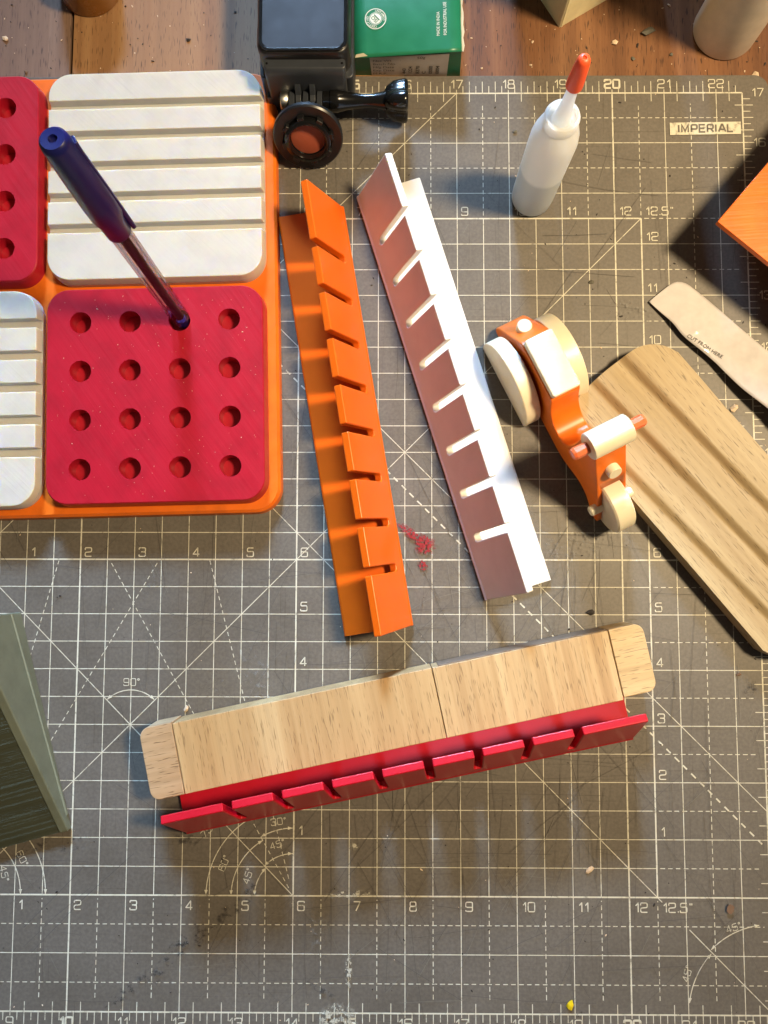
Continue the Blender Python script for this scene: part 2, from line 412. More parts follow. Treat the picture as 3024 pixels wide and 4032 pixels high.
# ------------------------------------------------------------------ cutting mat
mat = thing('cutting_mat', (0, 0, TZ), 0, 'large worn grey-brown cutting mat printed with a cream inch grid', 'cutting mat')
MO = (0, 0, TZ)
mk('mat_sheet', prism(rrect(-.7, -.55, 23.02, 17.36, .28), TZ, 0), 'mat', mat, MO, bev=.012)
Z = [0.0]
def nz(): Z[0] += .00005; return .001 + Z[0]
def layer(k): return .001 + .0012 * k          # print layers, about 0.03 mm apart
TH, BO = .0138, .026
X0, X1, Y0, Y1 = 8.0, 20.5, 2.0, 14.5
g = ([], [])
zh = layer(0)
for k in range(0, 35):
    y = k * .5; w = BO if y in (0, 2, 8, 14.5, 17) else TH
    inside = Y0 <= y <= Y1
    if y == int(y): g = join(g, ribbon([(0, y), (22.5, y)], w, zh))
    elif inside: g = join(g, ribbon([(X0, y), (X1, y)], w, zh), dashes((X1 + .06, y), (22.38, y), TH, zh), dashes((.1, y), (X0 - .06, y), TH, zh))
    else: g = join(g, dashes((.1, y), (22.38, y), TH, zh))
sheet('horizontal_grid_lines', g, 'print', mat, MO)
g = ([], []); zv = layer(1)
for k in range(0, 46):
    x = k * .5; w = BO if x in (8, 14, 20.5, 22.5, 0, 10, 20) else TH
    if x in (14, 20.5): segs = [(x, Y0, Y1, BO)]
    if x == int(x) or x in (22.5,):
        if x == 14: g = join(g, ribbon([(x, 0), (x, 2)], TH, zv), ribbon([(x, 2), (x, 14.5)], BO, zv), ribbon([(x, 14.5), (x, 17)], TH, zv))
        else: g = join(g, ribbon([(x, 0), (x, 17)], w, zv))
    elif X0 <= x <= X1:
        g = join(g, ribbon([(x, Y0), (x, Y1)], w, zv), dashes((x, .24), (x, Y0 - .06), TH, zv), dashes((x, Y1 + .06), (x, 16.78), TH, zv))
    else: g = join(g, dashes((x, .24), (x, 16.78), TH, zv))
sheet('vertical_grid_lines', g, 'print', mat, MO)
# ruler ticks
g = ([], []); zt = layer(2)
for k in range(1, 180):
    x = k / 8; r = k % 8
    up = .07 if r == 0 else (.145 if r % 2 else .235)
    dn = .17 if r in (2, 6) else 0
    g = join(g, ribbon([(x, 17 - dn), (x, 17 + up)], TH, zt), ribbon([(x, dn), (x, -up)], TH, zt))
for k in range(1, 136):
    y = k / 8; r = k % 8
    out = .15 if r % 2 else .20
    g = join(g, ribbon([(22.5 - (.15 if r in (2, 6) else 0), y), (22.5 + out, y)], TH, zt))
sheet('ruler_ticks', g, 'print', mat, MO)
# diagonals
g = ([], [])
for a, b_ in (((8, 2), (20.5, 14.5)), ((8, 8), (14, 2)), ((20.5, 2), (8, 14.5)), ((11.5, 14.5), (22.5, 3.5)), ((17, 17), (8, 8)), ((21.05, 1.45), (22.5, 0)), ((20.5, 2), (20.58, 1.92))):
    g = join(g, ribbon([a, b_], TH, layer(3) + nz() - .001))
for cx, s in ((14, -1), (8, 1)):
    for ang in (60, 75):
        g = join(g, dashes((cx + s * .08, 2 + .08 * math.tan(R(ang))), (cx + s * 6 / math.tan(R(ang)), 8), TH * .95, layer(4) + nz() - .001, .075, .06))
g = join(g, dashes((11.3, 14.02), (22.45, 2.87), .027, layer(5), .11, .095))
sheet('angle_lines', g, 'print', mat, MO)
def angle_arc(cx, cy, r, a0, a1, w=.016):
    gg = ribbon(arc(cx, cy, r, a0, a1), w, layer(6))
    z2 = layer(7)
    gg = join(gg, arrow(cx, cy, r, a1, 1, z2), arrow(cx, cy, r, a0, -1, z2))
    sheet('angle_arc', gg, 'print', mat, MO)
for cx, m_ in ((14, 1), (8, -1)):
    for r, a0, a1 in ((1.56, 105, 179.5), (1.11, 120, 179.5), (.69, 135, 179.5), (1.18, 91, 120), (.735, 91, 135)):
        if m_ < 0: a0, a1 = 180 - a1, 180 - a0
        angle_arc(cx, 2, r, a0, a1)
angle_arc(11, 5, .62, 46.5, 133.5)
angle_arc(22.5, 0, 1.5, 136, 172); angle_arc(22.5, 0, 1.55, 98, 134)
def num(txt, x, y, h=.158, w=.019, rot=0, align='l'):
    sheet('numeral', glyphs(txt, x, y, h, w, rot, layer(8), align), 'print', mat, MO)
for k in range(1, 13):
    num(str(k), 8 + k + .085, 2 - .25)
    if k <= 6: num(str(k), 8 + k + .085, 8.055)
    num(str(k), 8 + k + .085, 14.56)
    num(str(k), 20.585, 2 + k + .06)
    if k <= 5: num(str(k), 14.085, 2 + k + .06)
num('12.5"', 20.585, 1.75); num('12.5"', 20.585, 14.56)
for k in range(8, 23):
    bw = .036 if k % 5 == 0 else .019
    num(str(k), k, 17.095, .165, bw, 0, 'c'); num(str(k), k, -.255, .165, bw, 0, 'c')
for k in range(1, 18): num(str(k), 22.68, k - .08)
num('90o', 11, 5.70, .125, .012, 0, 'c')
num('30o', 13.60, 3.22, .115, .011, R(8)); num('45o', 13.60, 2.80, .115, .011, R(18))
num('75', 12.40, 3.00, .115, .011, R(46)); num('60o', 12.76, 2.42, .115, .011, R(68)); num('45o', 13.20, 2.20, .115, .011, R(72))
num('60o', 9.01, 2.72, .115, .011, R(-62)); num('45o', 8.72, 2.48, .115, .011, R(-75))
num('45o', 21.72, 1.40, .115, .011, R(18)); num('45o', 21.00, .56, .115, .011, R(72))
# IMPERIAL block
lab = sheet('imperial_label', prism([(21.09, 16.145), (22.45, 16.165), (22.45, 16.41), (21.09, 16.39)], layer(11), layer(12)), 'print', mat, MO)
LET = {'I': [[(.1, 0), (.1, 1)]], 'M': [[(.06, 0), (.06, 1), (.5, .12), (.94, 1), (.94, 0)]], 'P': [[(.06, 0), (.06, 1), (.84, 1), (.84, .42), (.06, .42)]],
       'E': [[(.84, 1), (.06, 1), (.06, 0), (.84, 0)], [(.06, .5), (.74, .5)]], 'R': [[(.06, 0), (.06, 1), (.84, 1), (.84, .44), (.06, .44)], [(.5, .44), (.88, 0)]],
       'A': [[(.02, 0), (.44, 1), (.56, 1), (.98, 0)], [(.18, .30), (.82, .30)]], 'L': [[(.06, 1), (.06, 0), (.80, 0)]]}
cx = 21.245; hh = .145
for ch in 'IMPERIAL':
    G = ([], [])
    for q, pl in enumerate(LET[ch]):
        pts = [(cx + px * .138, 16.205 + py * hh + (cx - 21.77) * .014) for px, py in pl]
        if ch in 'PR' and q == 0: pts = fillet(pts, .03)
        G = join(G, ribbon(pts, .034, layer(14 + q)))
    sheet('imperial_letter', G, 'mat', mat, MO)
    cx += {'I': .066, 'M': .182, 'A': .165}.get(ch, .154)
# knife cuts and scratches in the sheet
def cuts(n, mt, wmin, wmax, seedv, lmin=.3, lmax=2.6):
    rnd = random.Random(seedv); G = ([], []); z0 = layer(16)
    for i in range(n):
        if rnd.random() < .62:
            cx, cy = rnd.gauss(17.6, 2.6), rnd.gauss(5.6, 3.0)
        else: cx, cy = rnd.uniform(8.5, 22.8), rnd.uniform(-.3, 17)
        a = rnd.choice((0, 0, 90, 90, 90, 45, 60, 120, rnd.uniform(0, 180))) + rnd.gauss(0, 5)
        L = rnd.uniform(lmin, lmax); bend = rnd.gauss(0, .02)
        dx, dy = math.cos(R(a)) * L / 2, math.sin(R(a)) * L / 2
        pts = [(cx - dx, cy - dy), (cx - dy * bend, cy + dx * bend), (cx + dx, cy + dy)]
        if any(not (-.5 < p[0] < 22.9 and -.5 < p[1] < 17.3) for p in pts): continue
        G = join(G, ribbon(pts, rnd.uniform(wmin, wmax), z0 + i * 2e-5))
    return G
o = sheet('knife_scratches', cuts(560, 'scratch', .0025, .006, 5), 'scratch', mat, MO, 'stuff')
o = sheet('pale_scratches', cuts(260, 'scratch_pale', .003, .006, 9, .15, 1.2), 'scratch_pale', mat, MO, 'stuff')
def patch(name, cx, cy, rx, ry, rot, mt, lobes=.25, n=26, parent=mat):
    """ragged deposit lying on the mat, with a UV centre for its own edge"""
    z = layer(30) + nz() * 4; pts = []
    for i in range(n):
        a = 2 * math.pi * i / n; k = 1 + random.uniform(-lobes, lobes)
        x, y = rx * k * math.cos(a), ry * k * math.sin(a)
        pts.append((cx + x * math.cos(rot) - y * math.sin(rot), cy + x * math.sin(rot) + y * math.cos(rot), z, .5 + .42 * k * math.cos(a), .5 + .42 * k * math.sin(a)))
    V = [(cx, cy, z)] + [p[:3] for p in pts]; F = [(0, 1 + i, 1 + (i + 1) % n) for i in range(n)]
    o = sheet(name, (V, F), mt, parent, MO)
    uv = o.data.uv_layers.new(name='UVMap'); U = [(.5, .5)] + [p[3:] for p in pts]
    for l in o.data.loops: uv.data[l.index].uv = U[l.vertex_index]
    return o
patch('red_paint_stain', 16.14, 8.46, .36, .085, R(-38), 'red_paint', .35)
patch('red_paint_stain', 16.36, 8.28, .22, .19, R(-60), 'red_paint', .4)
patch('red_paint_stain', 16.33, 7.89, .12, .09, R(-60), 'red_paint', .5)
for cx, cy, rx, ry, a in ((11.9, 1.02, .42, .14, 48), (12.25, 1.3, .4, .16, 30), (12.9, 1.75, .5, .12, 38), (11.0, .3, .36, .12, 35), (11.5, .6, .3, .15, 20), (10.05, 2.9, .35, .12, 20), (13.25, 2.1, .2, .1, 40), (14.5, .42, .3, .06, -25), (12.1, 3.0, .3, .12, 0), (22.25, 5.7, .16, .18, 0), (9.2, 2.75, .5, .1, 25)):
    patch('dark_smudge', cx, cy, rx, ry, R(a), 'soot', .3)
patch('dried_glue_spot', 14.80, -.05, .34, .24, 0, 'glue', .35); patch('dried_glue_spot', 15.02, 2.05, .42, .07, R(4), 'glue', .4)
patch('dried_glue_spot', 15.08, 2.9, .12, .11, 0, 'glue', .4); patch('dried_glue_spot', 15.0, .75, .07, .3, 0, 'glue', .4)
for cx, cy, rx, ry, a in ((12.55, 5.65, .22, .34, 0), (13.25, 5.95, .28, .55, 20), (17.6, 8.3, 1.0, .6, 20), (19.2, 8.3, .9, .35, 10), (17.9, 9.0, .6, .5, 0), (11.35, 7.6, .12, .35, -25), (14.45, 1.4, .15, .6, 10), (20.3, 12.7, .5, .25, 0)):
    patch('pale_scuff', cx, cy, rx, ry, R(a), 'haze_scuff', .3)
patch('brown_spot', 21.77, 1.83, .07, .075, 0, M['crumb_brown'], .2)
patch('black_mark', 19.1, .03, .12, .05, R(20), 'soot', .2)

# ------------------------------------------------------------------ orange tray with four tiles
TR = (9.34, 13.0, 0); TA = R(1.5)
tray = thing('organiser_base', TR, TA, 'wide orange plastic base plate carrying the red and white tiles', 'tray')
P0, P1 = .0, .22
def draft_slab(x0, y0, x1, y1, r, z0, z1, c, ch=.02):
    lo = [(rrect(x0 - c, y0 - c, x1 + c, y1 + c, r + c), z0), (rrect(x0, y0, x1, y1, r), z1 - ch), (rrect(x0 + ch, y0 + ch, x1 - ch, y1 - ch, r - ch), z1)]
    return loft([[(x, y, z) for x, y in l] for l, z in lo])
mk('base_plate', draft_slab(-4.30, -4.24, 4.28, 4.20, .46, P0, P1, .02, .05), 'orange', tray, ang=30)
TT = .53; HS = 1.975
def red_tile(cx, cy, label):
    ca, sa = math.cos(TA), math.sin(TA)
    t = thing('peg_tile', (TR[0] + cx * ca - cy * sa, TR[1] + cx * sa + cy * ca, P1 - .004), TA, label, 'pen holder')
    bm = bmesh.new(); z1 = TT - P1
    c = .035; ch = .018
    loops = []
    for l, z in ((rrect(-HS - c, -HS - c, HS + c, HS + c, .40 + c), 0), (rrect(-HS, -HS, HS, HS, .40), z1 - ch), (rrect(-HS + ch, -HS + ch, HS - ch, HS - ch, .40 - ch), z1)):
        loops.append([bm.verts.new((x, y, z)) for x, y in l])
    n = len(loops[0])
    for k in range(2):
        for i in range(n): bm.faces.new((loops[k][i], loops[k][(i + 1) % n], loops[k + 1][(i + 1) % n], loops[k + 1][i]))
    bm.faces.new(list(reversed(loops[0])))
    edges = [bm.edges.get((loops[2][i], loops[2][(i + 1) % n])) for i in range(n)]
    HN = 28
    for a in range(4):
        for b_ in range(4):
            hx, hy = (a - 1.5) * .905, (b_ - 1.5) * .90
            rings = []
            for rr_, zz in ((.200, z1), (.195, z1 - .012), (.193, z1 - .22), (.190, z1 - .305)):
                rings.append([bm.verts.new((hx + rr_ * math.cos(2 * math.pi * i / HN), hy + rr_ * math.sin(2 * math.pi * i / HN), zz)) for i in range(HN)])
            for k in range(3):
                for i in range(HN): bm.faces.new((rings[k][i], rings[k][(i + 1) % HN], rings[k + 1][(i + 1) % HN], rings[k + 1][i]))
            bm.faces.new(rings[3])
            for i in range(HN): edges.append(bm.edges.get((rings[0][i], rings[0][(i + 1) % HN])))
    bmesh.ops.triangle_fill(bm, edges=edges, use_beauty=True)
    bmesh.ops.recalc_face_normals(bm, faces=bm.faces)
    for v in bm.verts: v.co *= IN
    me = bpy.data.meshes.new('tile_block'); bm.to_mesh(me); bm.free()
    for p in me.polygons: p.use_smooth = True
    me.set_sharp_from_angle(angle=R(35)); me.materials.append(M['red'])
    o = bpy.data.objects.new('tile_block', me); COL.objects.link(o); o.parent = t
    return t
def white_tile(cx, cy, label):
    ca, sa = math.cos(TA), math.sin(TA)
    t = thing('slotted_tile', (TR[0] + cx * ca - cy * sa, TR[1] + cx * sa + cy * ca, P1 - .004), TA, label, 'card holder')
    z1 = TT - P1; c = .035
    full = rrect(-HS, -HS, HS, HS, .42, 10); big = rrect(-HS - c, -HS - c, HS + c, HS + c, .42 + c, 10)
    mk('tile_floor', prism(big, 0, .125), 'white', t)
    gy = [HS - .60 - k * .5955 for k in range(5)]          # groove centres
    cuts_ = [HS + 1] + [v for y in gy for v in (y + .085, y - .085)] + [-HS - 1]
    for i in range(6):
        a, b_ = cuts_[2 * i + 1], cuts_[2 * i]
        lo, hi = clip_y(big, a, b_), clip_y(full, a, b_)
        if len(lo) != len(hi): lo = hi
        geo = loft([[(x, y, .120) for x, y in lo], [(x, y, z1) for x, y in hi]])
        mk('rib', geo, 'white', t, bev=.012)
    return t
red_tile(2.07, -2.07, 'red tile with sixteen holes, one holding the blue-capped pen')
white_tile(2.07, 2.07, 'white slotted tile with five grooves directly behind the blue-capped pen')
red_tile(-2.07, 2.07, 'red holed tile whose empty holes sit beside the white tile behind the pen')
white_tile(-2.07, -2.07, 'white slotted tile to the side of the red tile holding the pen')

# ------------------------------------------------------------------ pen
pb = Vector((11.915, 12.36, .30)); pt = Vector((11.714, 12.899, 5.50)); pd = (pt - pb)
PL = pd.length
pen = thing('ballpoint_pen', tuple(pb), 0, 'clear-barrelled ballpoint pen with navy cap standing in a red tile hole', 'pen')
pm = frame_z((0, 0, 0), pd)
mk('barrel', xf(lathe([(.160, .02), (.168, .1), (.168, 3.6)], 10), pm), 'clear', pen, ang=20)
mk('end_plug', xf(lathe([(.10, .0), (.125, .03), (.125, .14), (.09, .20)], 24), pm), 'navy_plug', pen)
mk('refill', xf(lathe([(.068, .28), (.076, .3), (.076, 3.5), (.04, 3.6)], 16), pm), 'refill', pen)
o0 = PL - 2.06
cap = mk('cap', xf(lathe([(.175, o0), (.190, o0 + .02), (.198, o0 + .34), (.228, o0 + .46), (.230, o0 + .80), (.212, o0 + 1.5), (.194, PL - .10), (.180, PL - .03), (.15, PL), (.06, PL - .005), (.055, PL - .05)], 36), pm), 'navy', pen)
cl = loft([[(x, y, z) for x, y in rrect(-w / 2, -d, w / 2, d, .03, 3)] for z, w, d in ((0, .10, .035), (.5, .13, .04), (1.75, .15, .04), (1.95, .13, .05))])
clm = pm @ Matrix.Rotation(R(-58), 4, 'Z') @ Matrix.Translation((0, .222, o0 - .06)) @ Matrix.Rotation(R(1.2), 4, 'X')
mk('pocket_clip', xf(cl, clm), 'navy', cap, bev=.01)

# ------------------------------------------------------------------ three slotted gauges (same moulding, three colours)
FW, LEAN, WH = 1.27, .58, 1.28
def gauge(loc, ang, mt, label, GL_=8.0):
    t = thing('slotted_gauge', (loc[0], loc[1], 0), ang, label, 'slotted jig', 'slotted angle gauges on the mat')
    wl = math.hypot(LEAN, WH); u = Vector((0, LEAN, WH)) / wl; nrm = Vector((0, WH, -LEAN)) / wl     # inward normal
    th = .14
    pts = [(0, 0), (GL_, 0), (GL_, wl)]
    sl = [GL_ * (.13625 + i * .103) for i in range(8)]
    for s in reversed(sl): pts += [(s + .072, wl), (s + .072, .375), (s + .042, .33), (s - .042, .33), (s - .072, .375), (s - .072, wl)]
    pts += [(0, wl)]
    A = [tuple(Vector((x, 0.0, 0.0)) + u * w) for x, w in pts]
    B = [tuple(Vector((x, 0.0, 0.0)) + u * w + nrm * th) for x, w in pts]
    lift = .045
    A = [(x, y, z + lift) for x, y, z in A]; B = [(x, y, z + lift) for x, y, z in B]
    mk('slotted_wall', loft([A, B]), mt, t, bev=.022, seg=3)
    prof = [(.10, 0), (FW - .03, 0), (FW, .03), (FW, .075), (FW - .03, .10), (.10, .10), (.06, .14), (.01, .10), (.0, .06), (.025, .02), (.06, 0)]
    mk('base_flange', loft([[(0.001, y, z) for y, z in prof], [(GL_ - .001, y, z) for y, z in prof]]), mt, t, bev=.006)
    return t
gauge((16.156, 6.808), R(99.45), 'orange_smooth', 'bright orange slotted angle gauge lying between the tray and the white gauge')
gauge((15.076, 14.892), R(-72.65), 'white_gauge', 'white slotted angle gauge lying between the orange gauge and the toy scooter')
gauge((12.10, 3.085), R(11.9), 'red_smooth', 'red slotted angle gauge with a pale wooden bar lying on it', 8.18)

# ------------------------------------------------------------------ wooden bar on the red gauge
wb = thing('wooden_bar', (12.22, 3.975, .10), R(12.07), 'pale jointed wooden bar with rounded end blocks lying on the red gauge', 'wooden bar')
WT = .65
def wblock(x0, x1, y0, y1, mt, name, r=(0, 0), dz=0.0):
    poly = []
    ra, rb = r        # left, right radius
    def corner(cx, cy, rr_, a):
        if rr_ == 0: return [(cx, cy)]
        return [(cx + rr_ * math.cos(R(a + 90 * i / 6)), cy + rr_ * math.sin(R(a + 90 * i / 6))) for i in range(7)]
    poly += corner(x1 - rb, y0 + rb, rb, -90) + corner(x1 - rb, y1 - rb, rb, 0) + corner(x0 + ra, y1 - ra, ra, 90) + corner(x0 + ra, y0 + ra, ra, 180)
    return mk(name, prism(poly, 0, WT + dz), mt, wb, bev=.014)
wblock(0.006, 4.58, 0, 1.22, 'bar_wood', 'wood_block')
wblock(4.592, 7.70, .0, 1.215, 'bar_wood2', 'wood_block', dz=.006)
wblock(-.58, -.006, .0, 1.24, 'cap_wood', 'end_block', (.17, 0), .004)
wblock(7.715, 8.31, .045, 1.225, 'cap_wood2', 'end_block', (0, .17), .008)
mk('bark_edge', box(4.7, 1.214, .08, 7.68, 1.235, WT - .03), wood('bark_strip', (.10, .065, .04), (.17, .115, .07), (.25, .18, .12), 'x', 1, .8), wb, bev=.01)

# ------------------------------------------------------------------ toy scooter
toy = thing('toy_scooter', (18.03, 12.273, 0), R(-63.4), 'orange and cream toy scooter with half-round rear wheels and a roller handlebar', 'toy scooter')
prof = [(-.16, .03), (2.36, .03), (2.62, .10), (2.85, .24), (3.05, .36), (3.30, .36), (3.48, .24), (3.62, .12), (3.80, .10), (3.86, .18),
        (3.66, .55), (3.45, .90), (3.18, 1.33), (2.92, 1.72), (2.80, 1.92), (2.66, 2.02), (2.50, 1.98), (2.42, 1.82),
        (2.44, 1.4), (2.44, 1.0), (2.40, .78), (2.32, .62), (2.20, .53), (2.05, .53), (1.90, .60), (1.77, .74), (1.68, .92), (1.62, 1.12), (1.58, 1.17), (.50, 1.17), (.38, 1.05), (.24, .84), (.06, .58), (-.10, .36), (-.19, .16)]
prof = [tuple(p) for p in fillet(prof, .10, True)]
body = mk('body', side_extrude(prof, -.285, .285), 'toy_orange', toy, bev=.025, seg=3)
cut = mk('cutter', join(xf(lathe([(.60, -.195), (.60, .195)], 40), Matrix.Translation((3.62, 0, .55)) @ Matrix.Rotation(R(90), 4, 'X'))), 'toy_orange')
cut.parent = toy
bpy.context.view_layer.update()
bo = body.modifiers.new('slot', 'BOOLEAN'); bo.object = cut; bo.operation = 'DIFFERENCE'; bo.solver = 'EXACT'
apply_mods(body); bpy.data.objects.remove(cut)
def half_disc(y0, y1):
    r, cz = .85, .14; pts = []
    a0 = math.asin(-cz / r)
    for i in range(41):
        a = a0 + (math.pi - 2 * a0) * i / 40; pts.append((.85 + r * math.cos(a), cz + r * math.sin(a)))
    return side_extrude(pts, y0, y1)
mk('rear_wheel', half_disc(-.64, -.34), 'cream', toy, bev=.028, seg=3)
mk('rear_wheel', half_disc(.34, .64), 'cream', toy, bev=.028, seg=3)
mk('rear_axle', xf(lathe([(.10, -.36), (.10, .36)], 20), Matrix.Translation((.85, 0, .42)) @ Matrix.Rotation(R(90), 4, 'X')), 'cream', toy)
mk('seat', prism(rrect(.49, -.265, 1.59, .265, .05, 4), 1.165, 1.32), 'seat', toy, bev=.03, seg=3)
mk('tail_peg', xf(lathe([(.135, 0), (.135, .25), (.12, .27)], 28), frame_z((.20, 0, .62), (-.15, 0, 1))), 'cream', toy)
fw = Matrix.Translation((3.62, 0, .555)) @ Matrix.Rotation(R(90), 4, 'X')
mk('front_wheel', xf(lathe([(.52, -.18), (.55, -.15), (.55, .15), (.52, .18)], 48), fw), 'cream', toy)
mk('axle_peg', xf(lathe([(.075, -.42), (.095, -.40), (.095, .40), (.075, .42)], 20), fw), 'cream', toy)
hb = Matrix.Translation((2.62, 0, 2.06)) @ Matrix.Rotation(R(90), 4, 'X')
mk('handlebar_roller', xf(lathe([(.21, -.37), (.235, -.35), (.235, .35), (.21, .37)], 40), hb), 'cream', toy)
for s in (-1, 1):
    mk('grip', xf(lathe([(.10, .36 * s), (.105, .60 * s), (.085, .645 * s)], 8), hb), 'coral', toy, ang=20)
mk('headlight', xf(lathe([(.125, -.1), (.125, .20), (.115, .215)], 28), frame_z((3.02, 0, 1.42), (.84, 0, .50))), 'cream', toy)

# ------------------------------------------------------------------ fluted board
bd = thing('fluted_board', (18.83, 10.63, 0), R(-50.4), 'pale wooden board with long grooves and rounded corners', 'wooden board')
BL, BW, BT, BR = 5.97, 2.38, .43, .60
def xr(y):
    a = 0.0
    if y < BR: a = BR - math.sqrt(max(0, BR * BR - (BR - y) ** 2))
    elif y > BW - BR: a = BR - math.sqrt(max(0, BR * BR - (y - BW + BR) ** 2))
    return a - .10 * math.sin(math.pi * y / BW), BL - a
def flute(x, y):
    q = y - .062 * x; h = 0.0
    for c, d in ((.11, .10), (.80, .115), (1.49, .115)):
        k = q - c
        if -.46 < k < .15:
            t = (k + .46) / .46 if k < 0 else 1 - k / .15
            t = max(0, min(1, t)); h -= d * (t * t * (3 - 2 * t))
    return h + .006 * math.sin(x * 2.1 + y * 3) + .004 * math.sin(x * 5.3 - y * 7)
nx, ny = 70, 110; V, F = [], []
for j in range(ny + 1):
    y = BW * j / ny; xa, xb = xr(min(max(y, .012), BW - .012))
    for i in range(nx + 1):
        x = xa + (xb - xa) * i / nx
        V.append((x, y, BT + flute(x, y)))
idx = lambda i, j: j * (nx + 1) + i
for j in range(ny):
    for i in range(nx): F.append((idx(i, j), idx(i + 1, j), idx(i + 1, j + 1), idx(i, j + 1)))
bl = [idx(i, 0) for i in range(nx + 1)] + [idx(nx, j) for j in range(1, ny + 1)] + [idx(i, ny) for i in range(nx - 1, -1, -1)] + [idx(0, j) for j in range(ny - 1, 0, -1)]
k0 = len(V); V += [(V[b_][0], V[b_][1], .06) for b_ in bl]; n = len(bl)
k1 = len(V); cxm, cym = BL / 2, BW / 2
V += [(V[b_][0] + (cxm - V[b_][0]) * .012, V[b_][1] + (cym - V[b_][1]) * .03, 0) for b_ in bl]
for i in range(n):
    j = (i + 1) % n
    F.append((bl[i], k0 + i, k0 + j, bl[j])); F.append((k0 + i, k1 + i, k1 + j, k0 + j))
F.append(tuple(k1 + i for i in range(n)))
mk('board_body', (V, F), 'board_wood', bd, ang=50)

# ------------------------------------------------------------------ glue bottle
bt = thing('glue_bottle', (18.414, 14.89, 0), 0, 'small translucent white squeeze bottle with orange-red nozzle cap', 'bottle')
mk('bottle_body', lathe([(.30, 0), (.36, .02), (.383, .08), (.392, .3), (.400, 1.95), (.398, 2.08), (.378, 2.22), (.335, 2.38), (.290, 2.48), (.282, 2.52)], 48), 'bottle', bt)
nzl = mk('nozzle', lathe([(.285, 2.47), (.287, 2.66), (.27, 2.70), (.235, 2.70), (.225, 2.64), (.16, 2.63), (.135, 2.70), (.105, 2.95), (.075, 3.45), (.07, 3.6)], 40), 'bottle', bt)
mk('cap', lathe([(.09, 3.42), (.128, 3.44), (.130, 3.5), (.112, 3.85), (.097, 4.0), (.07, 4.055), (.03, 4.06), (.022, 4.04)], 28), 'cap_red', bt, ang=60)

# ------------------------------------------------------------------ foil strip
SA, SD = Vector((20.58, 12.86)), Vector((.735, -.678))
def zs(x, y):
    t = max(0, (Vector((x, y)) - SA).dot(SD)); s = (Vector((x, y)) - SA).dot(Vector((.678, .735)))
    return .05 + .055 * t ** 1.45 + .018 * math.sin(t * 2.6 + s * 2.0) + .05 * math.exp(-((t - .95) ** 2 + (s - .30) ** 2) * 11) + .035 * math.exp(-((t - .62) ** 2 * 40 + (s - .1) ** 2 * 18)) + .02 * math.exp(-((t - 1.3) ** 2 * 30 + (s - .05) ** 2 * 30))
def poly_at(pl, t):
    L = [0]
    for i in range(len(pl) - 1): L.append(L[-1] + math.dist(pl[i], pl[i + 1]))
    d = t * L[-1]
    for i in range(len(pl) - 1):
        if d <= L[i + 1] or i == len(pl) - 2:
            k = (d - L[i]) / (L[i + 1] - L[i]); return (pl[i][0] + k * (pl[i + 1][0] - pl[i][0]), pl[i][1] + k * (pl[i + 1][1] - pl[i][1]))
top = [(20.60, 12.86), (20.86, 13.08), (21.02, 13.20), (21.14, 13.24), (21.30, 13.20), (21.61, 12.94), (21.97, 12.60), (22.74, 11.80), (23.4, 11.1), (24.1, 10.3)]
bot = [(20.60, 12.85), (20.78, 12.66), (20.95, 12.49), (21.08, 12.32), (21.19, 12.17), (21.36, 12.02), (21.74, 11.69), (21.94, 11.45), (22.20, 11.15), (22.66, 10.72), (23.2, 10.1), (23.9, 9.4)]
top, bot = fillet(top, .12), fillet(bot, .15)
st = thing('foil_strip', (20.6, 12.85, 0), 0, 'torn glossy off-white foil strip lettered in black along one edge', 'packaging strip')
SO = (20.6, 12.85, 0)
nu, nv = 60, 14; V, F = [], []
for i in range(nu + 1):
    a, b_ = poly_at(top, i / nu), poly_at(bot, i / nu)
    for j in range(nv + 1):
        k = j / nv; x, y = a[0] * k + b_[0] * (1 - k), a[1] * k + b_[1] * (1 - k); V.append((x, y, zs(x, y)))
for i in range(nu):
    for j in range(nv): q = i * (nv + 1) + j; F.append((q, q + nv + 1, q + nv + 2, q + 1))
o = mk('film', (V, F), 'film', st, SO, ang=80)
so = o.modifiers.new('thickness', 'SOLIDIFY'); so.thickness = .006 * IN; so.offset = -1
g = text_geo('CUT FROM HERE', .098, 0.0, 'LEFT', 1.02)
g = xf(g, plane_mat((21.245, 12.155, 0), R(-34)))
g = ([(x, y, zs(x, y) + .018) for x, y, z in g[0]], g[1])
sheet('lettering', g, 'ink_black', st, SO)

# ------------------------------------------------------------------ orange overhanging plate
op = thing('orange_box_lid', (21.403, 13.855, TZ), math.atan2(-.651, .759), 'bright orange plastic box lid overhanging the mat edge', 'box lid')
H0 = 1.25 - TZ
mk('lid_plate', prism(rrect(0, 0, 5.2, 4.6, .02, 2), H0 - .12, H0), 'orange', op, bev=.02)
mk('lid_wall', box(5.0, .0, 0, 5.2, 4.6, H0 - .121), 'orange', op, bev=.02)
mk('lid_wall', box(2.6, 4.4, 0, 4.999, 4.6, H0 - .121), 'orange', op, bev=.02)

# ------------------------------------------------------------------ olive ramp block
rp = thing('ribbed_ramp', (9.993, 3.176, 0), math.atan2(.964, -.264), 'olive green printed ramp block with ribbed sloping face', 'ramp block')
